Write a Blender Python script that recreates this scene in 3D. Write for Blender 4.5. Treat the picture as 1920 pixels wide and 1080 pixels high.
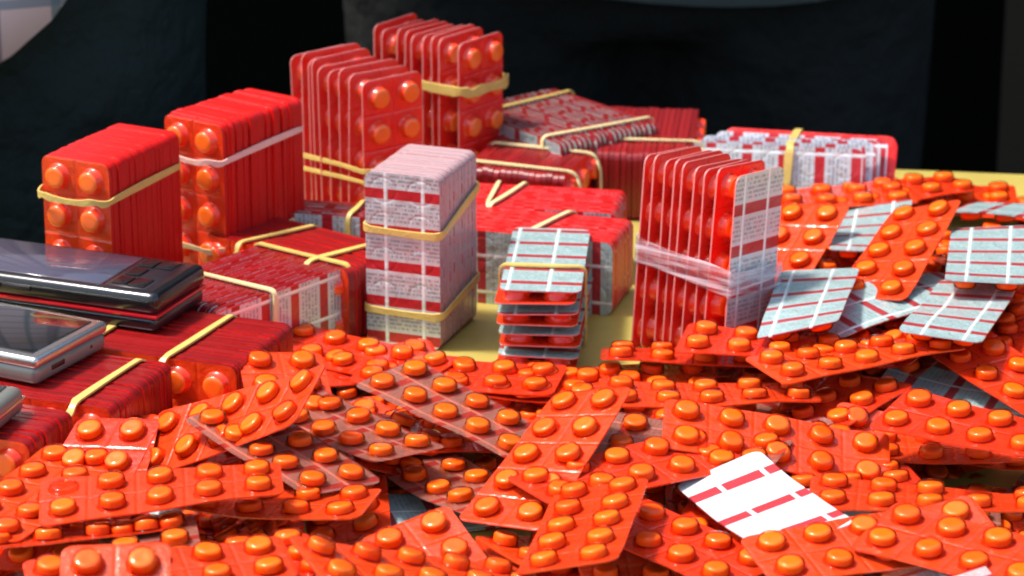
import bpy, bmesh, math, random
from mathutils import Vector, Matrix, Quaternion
R = math.radians
random.seed(11)
scene = bpy.context.scene
for o in list(bpy.data.objects): bpy.data.objects.remove(o)
COL = scene.collection

# ---------------------------------------------------------------- camera, sky, sun, exposure
PITCH, DIST = R(19), 1.5
cam = bpy.data.objects.new('camera', bpy.data.cameras.new('camera'))
COL.objects.link(cam)
cam.location = (0, -DIST*math.cos(PITCH), DIST*math.sin(PITCH))
cam.rotation_euler = (R(90)-PITCH, 0, 0)
cam.data.sensor_width = 36; cam.data.lens = 109.69
cam.data.clip_start = .02; cam.data.clip_end = 200
cam.data.dof.use_dof = True; cam.data.dof.focus_distance = 1.24; cam.data.dof.aperture_fstop = 20
scene.camera = cam

SUN_EL, SUN_AZ = 64, 272          # azimuth clockwise from +Y: the sun stands high to the left
world = bpy.data.worlds.new('World'); scene.world = world; world.use_nodes = True
wn, wl = world.node_tree.nodes, world.node_tree.links
sky = wn.new('ShaderNodeTexSky'); sky.sky_type = 'NISHITA'; sky.sun_disc = False
sky.sun_elevation = R(SUN_EL); sky.sun_rotation = R(SUN_AZ); sky.air_density = 1.2; sky.dust_density = 3.0
wl.new(sky.outputs[0], wn['Background'].inputs[0]); wn['Background'].inputs[1].default_value = 0.14
sl = bpy.data.lights.new('sun', 'SUN'); sl.energy = 3.2; sl.angle = R(8); sl.color = (1, .95, .88)
sun = bpy.data.objects.new('sun', sl); COL.objects.link(sun)
sd = Vector((math.sin(R(SUN_AZ))*math.cos(R(SUN_EL)), math.cos(R(SUN_AZ))*math.cos(R(SUN_EL)), math.sin(R(SUN_EL))))
sun.rotation_euler = sd.to_track_quat('Z', 'Y').to_euler()
vs = scene.view_settings; vs.view_transform = 'Standard'; vs.look = 'None'; vs.exposure = .86; vs.gamma = 1; vs.use_curve_mapping = False
scene.cycles.filter_width = 1.9
scene.cycles.transparent_max_bounces = 16; scene.cycles.max_bounces = 10

# ---------------------------------------------------------------- materials
def new_mat(name):
    m = bpy.data.materials.new(name); m.use_nodes = True
    return m, m.node_tree.nodes, m.node_tree.links, m.node_tree.nodes['Principled BSDF']
def P(b, **k):
    for n, v in k.items():
        b.inputs[n.replace('_', ' ')].default_value = v if not isinstance(v, tuple) else (*v, 1)
def simple(name, col, rough=.5, metal=0, spec=.5, bump=0, bscale=300, coat=0, vary=0, bdist=.001):
    m, n, l, b = new_mat(name); P(b, Base_Color=col, Roughness=rough, Metallic=metal, Specular_IOR_Level=spec, Coat_Weight=coat, Coat_Roughness=.08)
    tc = n.new('ShaderNodeTexCoord')
    if bump:
        t = n.new('ShaderNodeTexNoise'); t.inputs['Scale'].default_value = bscale; t.inputs['Detail'].default_value = 4
        bp = n.new('ShaderNodeBump'); bp.inputs['Strength'].default_value = bump; bp.inputs['Distance'].default_value = bdist
        l.new(tc.outputs['Object'], t.inputs['Vector']); l.new(t.outputs[0], bp.inputs['Height']); l.new(bp.outputs[0], b.inputs['Normal'])
    if vary:
        t2 = n.new('ShaderNodeTexNoise'); t2.inputs['Scale'].default_value = bscale/6; t2.inputs['Detail'].default_value = 6
        l.new(tc.outputs['Object'], t2.inputs['Vector'])
        mx = n.new('ShaderNodeMix'); mx.data_type = 'RGBA'
        mx.inputs[6].default_value = (*[c*(1-vary) for c in col], 1); mx.inputs[7].default_value = (*[min(1, c*(1+vary)) for c in col], 1)
        l.new(t2.outputs[0], mx.inputs[0]); l.new(mx.outputs[2], b.inputs['Base Color'])
    return m
def math_node(n, l, op, a, b=None, c=None):
    x = n.new('ShaderNodeMath'); x.operation = op
    for i, v in enumerate((a, b, c)):
        if v is None: continue
        if isinstance(v, (int, float)): x.inputs[i].default_value = v
        else: l.new(v, x.inputs[i])
    return x.outputs[0]

def film_mat(name, c1, c2, rough, metal, see=0.0, tint=(1, .2, .07), coat=.8):
    """tinted blister film laminated on foil: hue varies a little from pack to pack, pressed seams between the pockets"""
    m, n, l, b = new_mat(name); P(b, Roughness=rough, Metallic=metal, Specular_IOR_Level=.5, Coat_Weight=coat, Coat_Roughness=.05)
    oi = n.new('ShaderNodeObjectInfo'); mx = n.new('ShaderNodeMix'); mx.data_type = 'RGBA'
    mx.inputs[6].default_value = (*c1, 1); mx.inputs[7].default_value = (*c2, 1)
    l.new(oi.outputs['Random'], mx.inputs[0])
    tc = n.new('ShaderNodeTexCoord'); sp = n.new('ShaderNodeSeparateXYZ'); l.new(tc.outputs['Object'], sp.inputs[0])
    fx = math_node(n, l, 'PINGPONG', math_node(n, l, 'ADD', sp.outputs[0], .009), .009)       # 0 on a seam
    gx = math_node(n, l, 'SMOOTH_MIN', math_node(n, l, 'MULTIPLY', fx, 900), 1, .3)
    gy = math_node(n, l, 'SMOOTH_MIN', math_node(n, l, 'MULTIPLY', math_node(n, l, 'ABSOLUTE', sp.outputs[1]), 900), 1, .3)
    h = math_node(n, l, 'MINIMUM', gx, gy)
    nz = n.new('ShaderNodeTexNoise'); nz.inputs['Scale'].default_value = 85; nz.inputs['Detail'].default_value = 5; nz.inputs['Roughness'].default_value = .6
    l.new(tc.outputs['Object'], nz.inputs['Vector'])
    hh = math_node(n, l, 'ADD', math_node(n, l, 'MULTIPLY', h, .35), math_node(n, l, 'MULTIPLY', nz.outputs[0], 1.5))
    bp = n.new('ShaderNodeBump'); bp.inputs['Strength'].default_value = .9; bp.inputs['Distance'].default_value = .0011
    l.new(hh, bp.inputs['Height']); l.new(bp.outputs[0], b.inputs['Normal']); l.new(bp.outputs[0], b.inputs['Coat Normal'])
    l.new(mx.outputs[2], b.inputs['Base Color'])
    if see:
        # thin tinted film: part of the light goes through to the foil under it
        tr = n.new('ShaderNodeBsdfTransparent'); tr.inputs[0].default_value = (*tint, 1); ms = n.new('ShaderNodeMixShader'); ms.inputs[0].default_value = see
        l.new(b.outputs[0], ms.inputs[1]); l.new(tr.outputs[0], ms.inputs[2]); l.new(ms.outputs[0], n['Material Output'].inputs[0])
    return m

def clear_mat(name, tint, rough=.06, ior=1.5, haze=0.0, haze_col=(1, 1, 1)):
    m = bpy.data.materials.new(name); m.use_nodes = True; n, l = m.node_tree.nodes, m.node_tree.links; n.clear()
    out = n.new('ShaderNodeOutputMaterial'); tr = n.new('ShaderNodeBsdfTransparent'); tr.inputs[0].default_value = (*tint, 1)
    gl = n.new('ShaderNodeBsdfGlossy'); gl.inputs['Roughness'].default_value = rough
    fr = n.new('ShaderNodeFresnel'); fr.inputs[0].default_value = ior
    mx = n.new('ShaderNodeMixShader'); l.new(fr.outputs[0], mx.inputs[0])
    base = tr
    if haze:
        df = n.new('ShaderNodeBsdfDiffuse'); df.inputs[0].default_value = (*haze_col, 1)
        m2 = n.new('ShaderNodeMixShader'); m2.inputs[0].default_value = haze
        l.new(tr.outputs[0], m2.inputs[1]); l.new(df.outputs[0], m2.inputs[2]); base = m2
    l.new(base.outputs[0], mx.inputs[1]); l.new(gl.outputs[0], mx.inputs[2]); l.new(mx.outputs[0], out.inputs[0])
    return m

def foil_mat(name, base, bar, bar_w, metal, rough, ink, crinkle, per=.0187):
    """printed lidding foil: red bars, grey text lines and pale tear lines, all in the pack's own x (long) and y"""
    m, n, l, b = new_mat(name); P(b, Specular_IOR_Level=.4, Coat_Weight=.35, Coat_Roughness=.12)
    tc = n.new('ShaderNodeTexCoord'); sp = n.new('ShaderNodeSeparateXYZ'); l.new(tc.outputs['Object'], sp.inputs[0])
    oi = n.new('ShaderNodeObjectInfo')
    xx = math_node(n, l, 'MULTIPLY_ADD', oi.outputs['Random'], .019, sp.outputs[0])
    yy = math_node(n, l, 'MULTIPLY_ADD', oi.outputs['Random'], .011, sp.outputs[1])
    u = math_node(n, l, 'FRACT', math_node(n, l, 'ADD', math_node(n, l, 'DIVIDE', xx, per), 50))
    v = math_node(n, l, 'FRACT', math_node(n, l, 'ADD', math_node(n, l, 'DIVIDE', yy, .018), 50.3))
    barm = math_node(n, l, 'LESS_THAN', u, bar_w)
    gap = math_node(n, l, 'GREATER_THAN', v, .10)
    barm = math_node(n, l, 'MULTIPLY', barm, gap)
    # text lines
    ln = math_node(n, l, 'GREATER_THAN', math_node(n, l, 'FRACT', math_node(n, l, 'MULTIPLY', u, 9)), .42)
    ns = n.new('ShaderNodeTexNoise'); ns.inputs['Scale'].default_value = 1; ns.inputs['Detail'].default_value = 2
    cmb = n.new('ShaderNodeCombineXYZ'); l.new(math_node(n, l, 'MULTIPLY', math_node(n, l, 'FLOOR', math_node(n, l, 'MULTIPLY', u, 9)), 7.3), cmb.inputs[0])
    l.new(math_node(n, l, 'MULTIPLY', yy, 950), cmb.inputs[1]); l.new(math_node(n, l, 'MULTIPLY', xx, 120), cmb.inputs[2]); l.new(cmb.outputs[0], ns.inputs['Vector'])
    tx = math_node(n, l, 'GREATER_THAN', ns.outputs[0], .47)
    rng = math_node(n, l, 'MULTIPLY', math_node(n, l, 'GREATER_THAN', u, bar_w+.10), math_node(n, l, 'LESS_THAN', u, .93))
    text = math_node(n, l, 'MULTIPLY', math_node(n, l, 'MULTIPLY', ln, tx), math_node(n, l, 'MULTIPLY', rng, math_node(n, l, 'GREATER_THAN', v, .12)))
    wr = n.new('ShaderNodeTexNoise'); wr.inputs['Scale'].default_value = 150; wr.inputs['Detail'].default_value = 5
    l.new(tc.outputs['Object'], wr.inputs['Vector'])
    c0 = n.new('ShaderNodeMix'); c0.data_type = 'RGBA'; c0.inputs[6].default_value = (*[x*.86 for x in base], 1); c0.inputs[7].default_value = (*base, 1)
    l.new(wr.outputs[0], c0.inputs[0])
    c1 = n.new('ShaderNodeMix'); c1.data_type = 'RGBA'; l.new(c0.outputs[2], c1.inputs[6]); c1.inputs[7].default_value = (.16, .18, .20, 1)
    l.new(math_node(n, l, 'MULTIPLY', text, ink), c1.inputs[0])
    c2 = n.new('ShaderNodeMix'); c2.data_type = 'RGBA'; l.new(c1.outputs[2], c2.inputs[6]); c2.inputs[7].default_value = (*bar, 1)
    l.new(barm, c2.inputs[0])
    c3 = n.new('ShaderNodeMix'); c3.data_type = 'RGBA'; l.new(c2.outputs[2], c3.inputs[6]); c3.inputs[7].default_value = (.86, .93, .92, 1)
    l.new(math_node(n, l, 'LESS_THAN', v, .07), c3.inputs[0]); l.new(c3.outputs[2], b.inputs['Base Color'])
    l.new(math_node(n, l, 'MULTIPLY', math_node(n, l, 'SUBTRACT', 1, barm), metal), b.inputs['Metallic'])
    l.new(math_node(n, l, 'MULTIPLY_ADD', wr.outputs[0], .2, rough-.1), b.inputs['Roughness'])
    # pocket rims pressed into the foil
    px_ = math_node(n, l, 'SUBTRACT', math_node(n, l, 'PINGPONG', sp.outputs[0], .009), 0)
    py_ = math_node(n, l, 'SUBTRACT', math_node(n, l, 'ABSOLUTE', sp.outputs[1]), .009)
    d = math_node(n, l, 'SQRT', math_node(n, l, 'ADD', math_node(n, l, 'POWER', px_, 2), math_node(n, l, 'POWER', py_, 2)))
    ring = math_node(n, l, 'SMOOTH_MIN', math_node(n, l, 'MULTIPLY', math_node(n, l, 'ABSOLUTE', math_node(n, l, 'SUBTRACT', d, .0062)), 900), 1, .4)
    hh = math_node(n, l, 'ADD', math_node(n, l, 'MULTIPLY', ring, .22), math_node(n, l, 'MULTIPLY', wr.outputs[0], crinkle))
    bp = n.new('ShaderNodeBump'); bp.inputs['Strength'].default_value = .8; bp.inputs['Distance'].default_value = .0009
    l.new(hh, bp.inputs['Height']); l.new(bp.outputs[0], b.inputs['Normal'])
    return m

M = {}
M['film'] = film_mat('orange_film', (.96, .075, .010), (.94, .042, .010), .26, .05, .30, (1, .22, .07))
M['film_clear'] = film_mat('clear_red_film', (.56, .11, .08), (.50, .08, .06), .22, .25, .72, (.92, .58, .50))
M['film_red'] = film_mat('red_film', (.88, .018, .008), (.82, .012, .008), .30, .05, coat=.25)
def edge_mat():
    m, n, l, b = new_mat('film_edge'); P(b, Roughness=.3)
    oi = n.new('ShaderNodeObjectInfo'); cr = n.new('ShaderNodeValToRGB'); l.new(oi.outputs['Random'], cr.inputs[0])
    e = cr.color_ramp.elements; e[0].color = (.17, .004, .005, 1); e[1].color = (.26, .008, .009, 1); e[1].position = .85
    l.new(cr.outputs[0], b.inputs['Base Color']); return m
M['edge'] = edge_mat()
M['edge_red'] = simple('film_edge_red', (.56, .009, .008), .38, spec=.3)
M['edge_pale'] = simple('film_edge_pale', (.62, .20, .19), .3)
M['foil'] = foil_mat('printed_foil', (.48, .66, .65), (.33, .030, .035), .22, .40, .36, .35, 2.0)
M['foil_white'] = foil_mat('printed_white_foil', (.66, .69, .71), (.45, .014, .020), .28, .35, .34, .60, 1.0)
M['foil_bright'] = foil_mat('bright_white_foil', (.74, .77, .79), (.40, .03, .04), .24, .15, .40, .10, 1.2, .029)
M['edge_clear'] = simple('clear_film_edge', (.47, .30, .31), .25)
M['dome_top'] = clear_mat('pocket_film_top', (1, .82, .56), .09, 1.4)
M['dome_side'] = clear_mat('pocket_film_side', (1, .70, .46), .10, 1.16)
M['tablet'] = simple('orange_tablet', (.98, .22, .012), .45, bump=.1, bscale=900)
def per_pack(m, c1, c2):
    n, l = m.node_tree.nodes, m.node_tree.links; oi = n.new('ShaderNodeObjectInfo'); mx = n.new('ShaderNodeMix'); mx.data_type = 'RGBA'
    mx.inputs[6].default_value = (*c1, 1); mx.inputs[7].default_value = (*c2, 1); l.new(oi.outputs['Random'], mx.inputs[0]); l.new(mx.outputs[2], n['Principled BSDF'].inputs['Base Color'])
per_pack(M['tablet'], (.98, .21, .010), (.95, .13, .007))
M['pocket_top'] = simple('tablet_under_film', (.96, .14, .010), .3, coat=.6)
M['pocket_side'] = simple('pocket_wall_film', (.88, .045, .010), .3, coat=.5)
M['band'] = simple('yellow_rubber', (.62, .44, .12), .34, bump=.3, bscale=700, vary=.25)
M['band_pale'] = simple('pale_rubber', (.74, .60, .30), .34, bump=.3, bscale=700, vary=.2)
M['band_pink'] = simple('pinkish_rubber', (.80, .50, .42), .34, bump=.3, bscale=700, vary=.2)
M['wrap'] = clear_mat('clear_tape', (.97, .95, .96), .16, 1.15, .3, (.92, .86, .9))
def streaks(m):
    n, l = m.node_tree.nodes, m.node_tree.links; tc = n.new('ShaderNodeTexCoord'); mp = n.new('ShaderNodeMapping'); mp.inputs['Scale'].default_value = (25, 25, 420)
    t = n.new('ShaderNodeTexNoise'); t.inputs['Scale'].default_value = 1; t.inputs['Detail'].default_value = 3; cr = n.new('ShaderNodeValToRGB')
    cr.color_ramp.elements[0].position = .42; cr.color_ramp.elements[0].color = (.04, .04, .04, 1); cr.color_ramp.elements[1].position = .66; cr.color_ramp.elements[1].color = (.45, .45, .45, 1)
    l.new(tc.outputs['Object'], mp.inputs[0]); l.new(mp.outputs[0], t.inputs['Vector']); l.new(t.outputs[0], cr.inputs[0])
    for x in n:
        if x.type == 'MIX_SHADER' and not x.inputs[0].links: l.new(cr.outputs[0], x.inputs[0])
streaks(M['wrap'])
M['table'] = simple('yellow_tabletop', (.40, .315, .070), .45, bump=.25, bscale=160, vary=.28)
M['table_leg'] = simple('table_leg_wood', (.12, .07, .03), .6)
M['black'] = simple('black_plastic', (.008, .008, .010), .22, coat=.4)
M['key'] = simple('keypad_plastic', (.018, .012, .016), .35)
M['screen'] = simple('phone_screen', (.060, .056, .085), .10, spec=.5, coat=.6)
M['glass_dark'] = simple('dark_phone_glass', (.010, .013, .014), .04, spec=.7, coat=1)
M['chrome'] = simple('silver_phone_metal', (.58, .61, .58), .26, metal=.95, bump=.05)
M['silver'] = simple('silver_paint', (.24, .25, .22), .36, metal=.5)
M['red_trim'] = simple('red_trim', (.55, .010, .016), .25, coat=.5)
M['navy'] = simple('navy_denim', (.017, .027, .026), .95, spec=.1, bump=1.0, bscale=16, vary=.35, bdist=.03)
M['black_cloth'] = simple('black_cloth', (.018, .020, .019), .95, spec=.08, bump=1.0, bscale=12, vary=.3, bdist=.03)
M['grey_shirt'] = simple('grey_blue_shirt', (.12, .16, .17), .9, spec=.1, bump=.4, bscale=300)
M['skin'] = simple('skin', (.16, .08, .05), .55)
M['hair'] = simple('black_hair', (.01, .01, .01), .5)
M['dark_wall'] = simple('dark_wall', (.0022, .0028, .0024), .95, spec=.05, bump=.2, bscale=20)
M['dark_panel'] = simple('dark_panel', (.0025, .0035, .003), .9, spec=.08)
M['dark_rail'] = simple('dark_rail', (.02, .025, .022), .7, spec=.1)
M['ground'] = simple('dark_ground', (.020, .020, .019), .95, spec=.1, bump=.4, bscale=30, vary=.3)
def plaid():
    m, n, l, b = new_mat('checked_shirt'); P(b, Roughness=.9, Specular_IOR_Level=.1)
    tc = n.new('ShaderNodeTexCoord'); sp = n.new('ShaderNodeSeparateXYZ'); l.new(tc.outputs['Object'], sp.inputs[0])
    col = None
    prev = (.78, .64, .68)
    src = None
    for ax, per, w, c in ((0, .034, .16, (.10, .22, .26)), (2, .040, .14, (.16, .26, .36)), (0, .068, .22, (.30, .24, .34))):
        f = math_node(n, l, 'LESS_THAN', math_node(n, l, 'FRACT', math_node(n, l, 'ADD', math_node(n, l, 'DIVIDE', sp.outputs[ax], per), 40.25)), w)
        f = math_node(n, l, 'MULTIPLY', f, .75)
        mx = n.new('ShaderNodeMix'); mx.data_type = 'RGBA'; l.new(f, mx.inputs[0]); mx.inputs[7].default_value = (*c, 1)
        if src is None: mx.inputs[6].default_value = (*prev, 1)
        else: l.new(src, mx.inputs[6])
        src = mx.outputs[2]
    l.new(src, b.inputs['Base Color'])
    return m
M['plaid'] = plaid()
M['fringe'] = simple('ochre_fringe', (.22, .17, .08), .9)

# ---------------------------------------------------------------- helpers
def link(name, data, parent=None, mw=None):
    o = bpy.data.objects.new(name, data); COL.objects.link(o)
    if parent is not None: o.parent = parent
    if mw is not None: o.matrix_basis = mw
    return o
def tag(o, label, cat=None, group=None, kind=None):
    if label: o['label'] = label
    if cat: o['category'] = cat
    if group: o['group'] = group
    if kind: o['kind'] = kind
    return o
def mesh(name, verts, faces, mats, idx=None, smooth=True):
    me = bpy.data.meshes.new(name); me.from_pydata([tuple(v) for v in verts], [], faces); me.update()
    for m in mats: me.materials.append(M[m] if isinstance(m, str) else m)
    if idx: me.polygons.foreach_set('material_index', idx)
    if smooth: me.polygons.foreach_set('use_smooth', [True]*len(me.polygons))
    return me
def sharp(me, ang=35):
    bm = bmesh.new(); bm.from_mesh(me)
    for e in bm.edges:
        if len(e.link_faces) == 2 and e.calc_face_angle(0) > R(ang): e.smooth = False
    bm.to_mesh(me); bm.free(); return me
def box_mesh(name, size, mats, bevel=.0, seg=2, centre=(0, 0, 0)):
    bm = bmesh.new(); bmesh.ops.create_cube(bm, size=1)
    for v in bm.verts: v.co = Vector((v.co.x*size[0]+centre[0], v.co.y*size[1]+centre[1], v.co.z*size[2]+centre[2]))
    if bevel: bmesh.ops.bevel(bm, geom=list(bm.edges), offset=bevel, segments=seg, affect='EDGES', profile=.6)
    me = bpy.data.meshes.new(name); bm.to_mesh(me); bm.free()
    for m in mats: me.materials.append(M[m])
    me.polygons.foreach_set('use_smooth', [True]*len(me.polygons)); return sharp(me, 50)
def lathe(profile, seg):
    """rings of (r, z) from the outside in; the last ring is closed by a fan"""
    vs_, fs = [], []
    for r, z in profile:
        for k in range(seg):
            a = 2*math.pi*k/seg; vs_.append((r*math.cos(a), r*math.sin(a), z))
    for i in range(len(profile)-1):
        for k in range(seg):
            k2 = (k+1) % seg; fs.append((i*seg+k, i*seg+k2, (i+1)*seg+k2, (i+1)*seg+k))
    vs_.append((0, 0, profile[-1][1])); c = len(vs_)-1; n = (len(profile)-1)*seg
    for k in range(seg): fs.append((n+k, n+(k+1) % seg, c))
    return vs_, fs

# ---------------------------------------------------------------- setting: ground, wall, table
def slab(name, pts, z0, z1, mat):
    n = len(pts); vs_ = [(x, y, z1) for x, y in pts]+[(x, y, z0) for x, y in pts]
    fs = [tuple(range(n)), tuple(range(2*n-1, n-1, -1))]+[(i, i+n, (i+1) % n+n, (i+1) % n) for i in range(n)]
    me = mesh(name, vs_, fs, [mat], smooth=False)
    bm = bmesh.new(); bm.from_mesh(me); bmesh.ops.recalc_face_normals(bm, faces=bm.faces); bm.to_mesh(me); bm.free(); return me
FLOOR = -.75
tag(link('ground', slab('ground', [(-40, -40), (40, -40), (40, 60), (-40, 60)], FLOOR-.1, FLOOR, 'ground')), 'dark ground behind the table', None, None, 'structure')
tag(link('wall_back', slab('wall_back', [(-6, 1.25), (6, 1.25), (6, 1.35), (-6, 1.35)], FLOOR, 1.6, 'dark_wall')), 'black shaded wall behind the table', None, None, 'structure')
table = tag(link('table', None), 'yellow tabletop carrying all the blister packs', 'table')
table.location = (0, 0, FLOOR)
def smooth_poly(pts, rad=.05, seg=5):
    out = []
    n = len(pts)
    for i in range(n):
        p, a, b = Vector(pts[i]), Vector(pts[i-1]), Vector(pts[(i+1) % n])
        da, db = (a-p).normalized()*rad, (b-p).normalized()*rad
        for k in range(seg+1):
            t = k/seg; out.append(tuple((p+da)*(1-t)**2+p*2*t*(1-t)+(p+db)*t*t))
    return out
tp = smooth_poly([(-.34, -.085), (-.10, .222), (.208, .197), (.60, .140), (.62, -.72), (-.52, -.72), (-.50, -.20)], .03)
link('tabletop', slab('tabletop', tp, .75-.025, .75, 'table'), table)
for x, y in ((-.38, -.6), (.52, -.6), (.5, .06), (-.12, .12)):
    link('leg', box_mesh('leg', (.05, .05, .725), ['table_leg'], .004, 1, (x, y, .3625)), table)

# dark cabinet behind the right end of the table
cab = tag(link('dark_cabinet', None), 'black cabinet with a thin pale rail at the right end of the background', 'cabinet')
cab.location = (.395, .62, FLOOR)
link('carcass', box_mesh('carcass', (.5, .4, 1.15), ['dark_panel'], .004, 1, (.25, .2, .575)), cab)
link('rail', box_mesh('rail', (.49, .012, .006), ['dark_rail'], .001, 1, (.25, -.006, .742)), cab)

# ---------------------------------------------------------------- people standing behind the table
def loft(rings, seg=20):
    """rings of (cx, cy, z, rx, ry)"""
    vs_, fs = [], []
    for cx, cy, z, rx, ry in rings:
        for k in range(seg):
            a = 2*math.pi*k/seg; vs_.append((cx+rx*math.cos(a), cy+ry*math.sin(a), z))
    for i in range(len(rings)-1):
        for k in range(seg):
            k2 = (k+1) % seg; fs.append((i*seg+k, i*seg+k2, (i+1)*seg+k2, (i+1)*seg+k))
    fs.append(tuple(range(seg-1, -1, -1))); n = (len(rings)-1)*seg; fs.append(tuple(range(n, n+seg)))
    return vs_, fs
def tube(p, rad, seg=12):
    """tapered tube through points"""
    vs_, fs = [], []
    pts = [Vector(q) for q in p]
    for i, q in enumerate(pts):
        t = (pts[min(i+1, len(pts)-1)]-pts[max(i-1, 0)]).normalized()
        a = t.orthogonal().normalized() if abs(t.z) > .99 else t.cross(Vector((0, 0, 1))).normalized(); b = t.cross(a)
        for k in range(seg):
            g = 2*math.pi*k/seg; vs_.append(tuple(q+(a*math.cos(g)+b*math.sin(g))*rad[i]))
    for i in range(len(pts)-1):
        for k in range(seg):
            k2 = (k+1) % seg; fs.append((i*seg+k, i*seg+k2, (i+1)*seg+k2, (i+1)*seg+k))
    fs.append(tuple(range(seg-1, -1, -1))); n = (len(pts)-1)*seg; fs.append(tuple(range(n, n+seg)))
    return vs_, fs
def fused(name, pieces, mat, voxel, parent=None, smooth=6):
    """overlapping lofts fused into one continuous surface"""
    vs_, fs = [], []
    for v, f in pieces:
        o = len(vs_); vs_ += v; fs += [tuple(i+o for i in q) for q in f]
    me = mesh(name, vs_, fs, [mat])
    bm = bmesh.new(); bm.from_mesh(me); bmesh.ops.recalc_face_normals(bm, faces=bm.faces); bm.to_mesh(me); bm.free()
    o = link(name, me, parent)
    r = o.modifiers.new('r', 'REMESH'); r.mode = 'VOXEL'; r.voxel_size = voxel; r.use_smooth_shade = True
    s = o.modifiers.new('s', 'SMOOTH'); s.iterations = smooth; s.factor = .5
    return o
def person(label, loc, rz, hw, trousers, shirt, hem, bulge=0.0):
    """a standing adult; z from the ground, facing -y; hw = half hip width"""
    root = tag(link('person', None), label, 'person'); root.location = loc; root.rotation_euler = (0, 0, rz)
    legs = []
    for s in (-1, 1):
        legs.append(loft([(s*hw*.50, 0, .02, .040, .05), (s*hw*.50, 0, .10, .042, .05), (s*hw*.51, 0, .30, .055, .060), (s*hw*.52, 0, .48, .062, .066), (s*hw*.52, 0, .70, hw*.43, .085), (s*hw*.50, 0, .84, hw*.48, .10)]))
        legs.append(tube([(s*hw*.50, .04, .035), (s*hw*.53, -.05, .04), (s*hw*.56, -.14, .03)], [.038, .045, .03]))
    torso = loft([(0, 0, .78, hw*.96, .11), (0, 0, .88, hw*1.0, .13), (0, 0, .98, hw*.88, .12), (0, 0, 1.10, hw*.86, .115), (0, 0, 1.30, .165, .12), (0, 0, 1.40, .17, .10), (0, 0, 1.46, .10, .07)])
    arms = []
    for s in (-1, 1):
        arms.append(tube([(s*.15, 0, 1.40), (s*.21, .01, 1.36), (s*.25, .03, 1.12), (s*.24, -.04, 1.08), (s*.17, -.16, 1.12), (s*.13, -.20, 1.14)], [.05, .055, .045, .042, .032, .028]))
        for k in range(4):
            arms.append(tube([(s*.13, -.20, 1.14+.016*(k-1.5)), (s*.085, -.215, 1.15+.018*(k-1.5)), (s*(.045+.006*abs(k-1.5)), -.205, 1.15+.018*(k-1.5))], [.011, .010, .008], 8))
        arms.append(tube([(s*.13, -.21, 1.16), (s*.11, -.235, 1.185), (s*.09, -.24, 1.20)], [.012, .010, .008], 8))
    head = [tube([(0, 0, 1.42), (0, -.01, 1.54)], [.055, .052]), loft([(0, -.02, 1.50, .03, .04), (0, -.02, 1.54, .055, .075), (0, -.015, 1.60, .072, .092), (0, -.01, 1.66, .075, .095), (0, -.005, 1.71, .06, .075), (0, 0, 1.735, .02, .03)]),
            tube([(0, -.10, 1.63), (0, -.125, 1.60)], [.008, .014], 8), tube([(-.08, 0, 1.60), (-.08, 0, 1.64)], [.012, .014], 8), tube([(.08, 0, 1.60), (.08, 0, 1.64)], [.012, .014], 8)]
    fused('body', legs+[torso]+arms+head, 'skin', .011, root, 4)
    hair = loft([(0, .012, 1.62, .083, .088), (0, .010, 1.68, .084, .10), (0, .005, 1.73, .066, .082), (0, .005, 1.752, .02, .03)])
    fused('hair', [hair], 'hair', .011, root, 4)
    tr = [loft([(0, 0, .74, hw*1.02, .125), (0, 0, .80, hw*1.10+bulge, .145), (0, 0, .88, hw*1.06+bulge*.6, .148), (0, 0, .97, hw*.93, .135), (0, 0, 1.0, hw*.90, .128)])]
    for s in (-1, 1):
        tr.append(loft([(s*hw*.51, 0, .06, .075, .085), (s*hw*.51, 0, .30, .080, .085), (s*hw*.52, 0, .50, .090, .092), (s*hw*.525, 0, .66, hw*.50+.006, .110), (s*hw*.52, 0, .78, hw*.56+bulge*.5, .125), (s*hw*.50, 0, .86, hw*.50, .11)]))
    fused('trousers', tr, trousers, .011, root, 5)
    # shirt: a shell from the shoulders to a hem whose height follows hem(angle)
    seg, lev = 48, 14; vs_, fs = [], []
    for i in range(lev+1):
        for k in range(seg):
            a = 2*math.pi*k/seg; zt = hem(a); z = zt+(1.47-zt)*i/lev
            f = min(1, max(0, (z-.74)/.14)); w = hw*(1.16-.10*f)+bulge*.9 if z < 1.05 else hw*1.06+(.185-hw*1.06)*min(1, (z-1.05)/.25)
            w += .006*math.sin(7*a+z*9); d = .162+.008*math.sin(5*a+1+z*6) if z < 1.35 else .15
            if z > 1.38: w *= 1-(z-1.38)/.09*.45; d *= 1-(z-1.38)/.09*.4
            vs_.append((w*math.cos(a), d*math.sin(a), z))
    for i in range(lev):
        for k in range(seg):
            k2 = (k+1) % seg; fs.append((i*seg+k, i*seg+k2, (i+1)*seg+k2, (i+1)*seg+k))
    me = mesh('shirt', vs_, fs, [shirt]); so = link('shirt', me, root)
    sm = so.modifiers.new('t', 'SOLIDIFY'); sm.thickness = .004
    for s in (-1, 1):
        fused('sleeve', [tube([(s*.155, 0, 1.42), (s*.215, .01, 1.37), (s*.245, .025, 1.18)], [.062, .068, .062])], shirt, .011, root, 3)
    return root
def hem_left(a):
    return .755+.15*max(0, math.cos(a+R(62)))**1.0+.02*math.sin(3*a)
pl = person('person in dark navy trousers and pale checked shirt behind the table', (-.364, .37, FLOOR), R(8), .170, 'navy', 'plaid', lambda a: .779+.11*min(1.6, (abs((a-R(256)+math.pi) % (2*math.pi)-math.pi)/R(60))**3))
for k in range(5):
    link('fringe_thread', mesh('fringe_thread', *tube([(-.115+.012*k, -.176, .812+.004*k), (-.113+.012*k, -.182, .790), (-.110+.012*k, -.182, .766+.003*(k % 2))], [.003, .004, .0025], 6), ['fringe']), pl)
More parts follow.
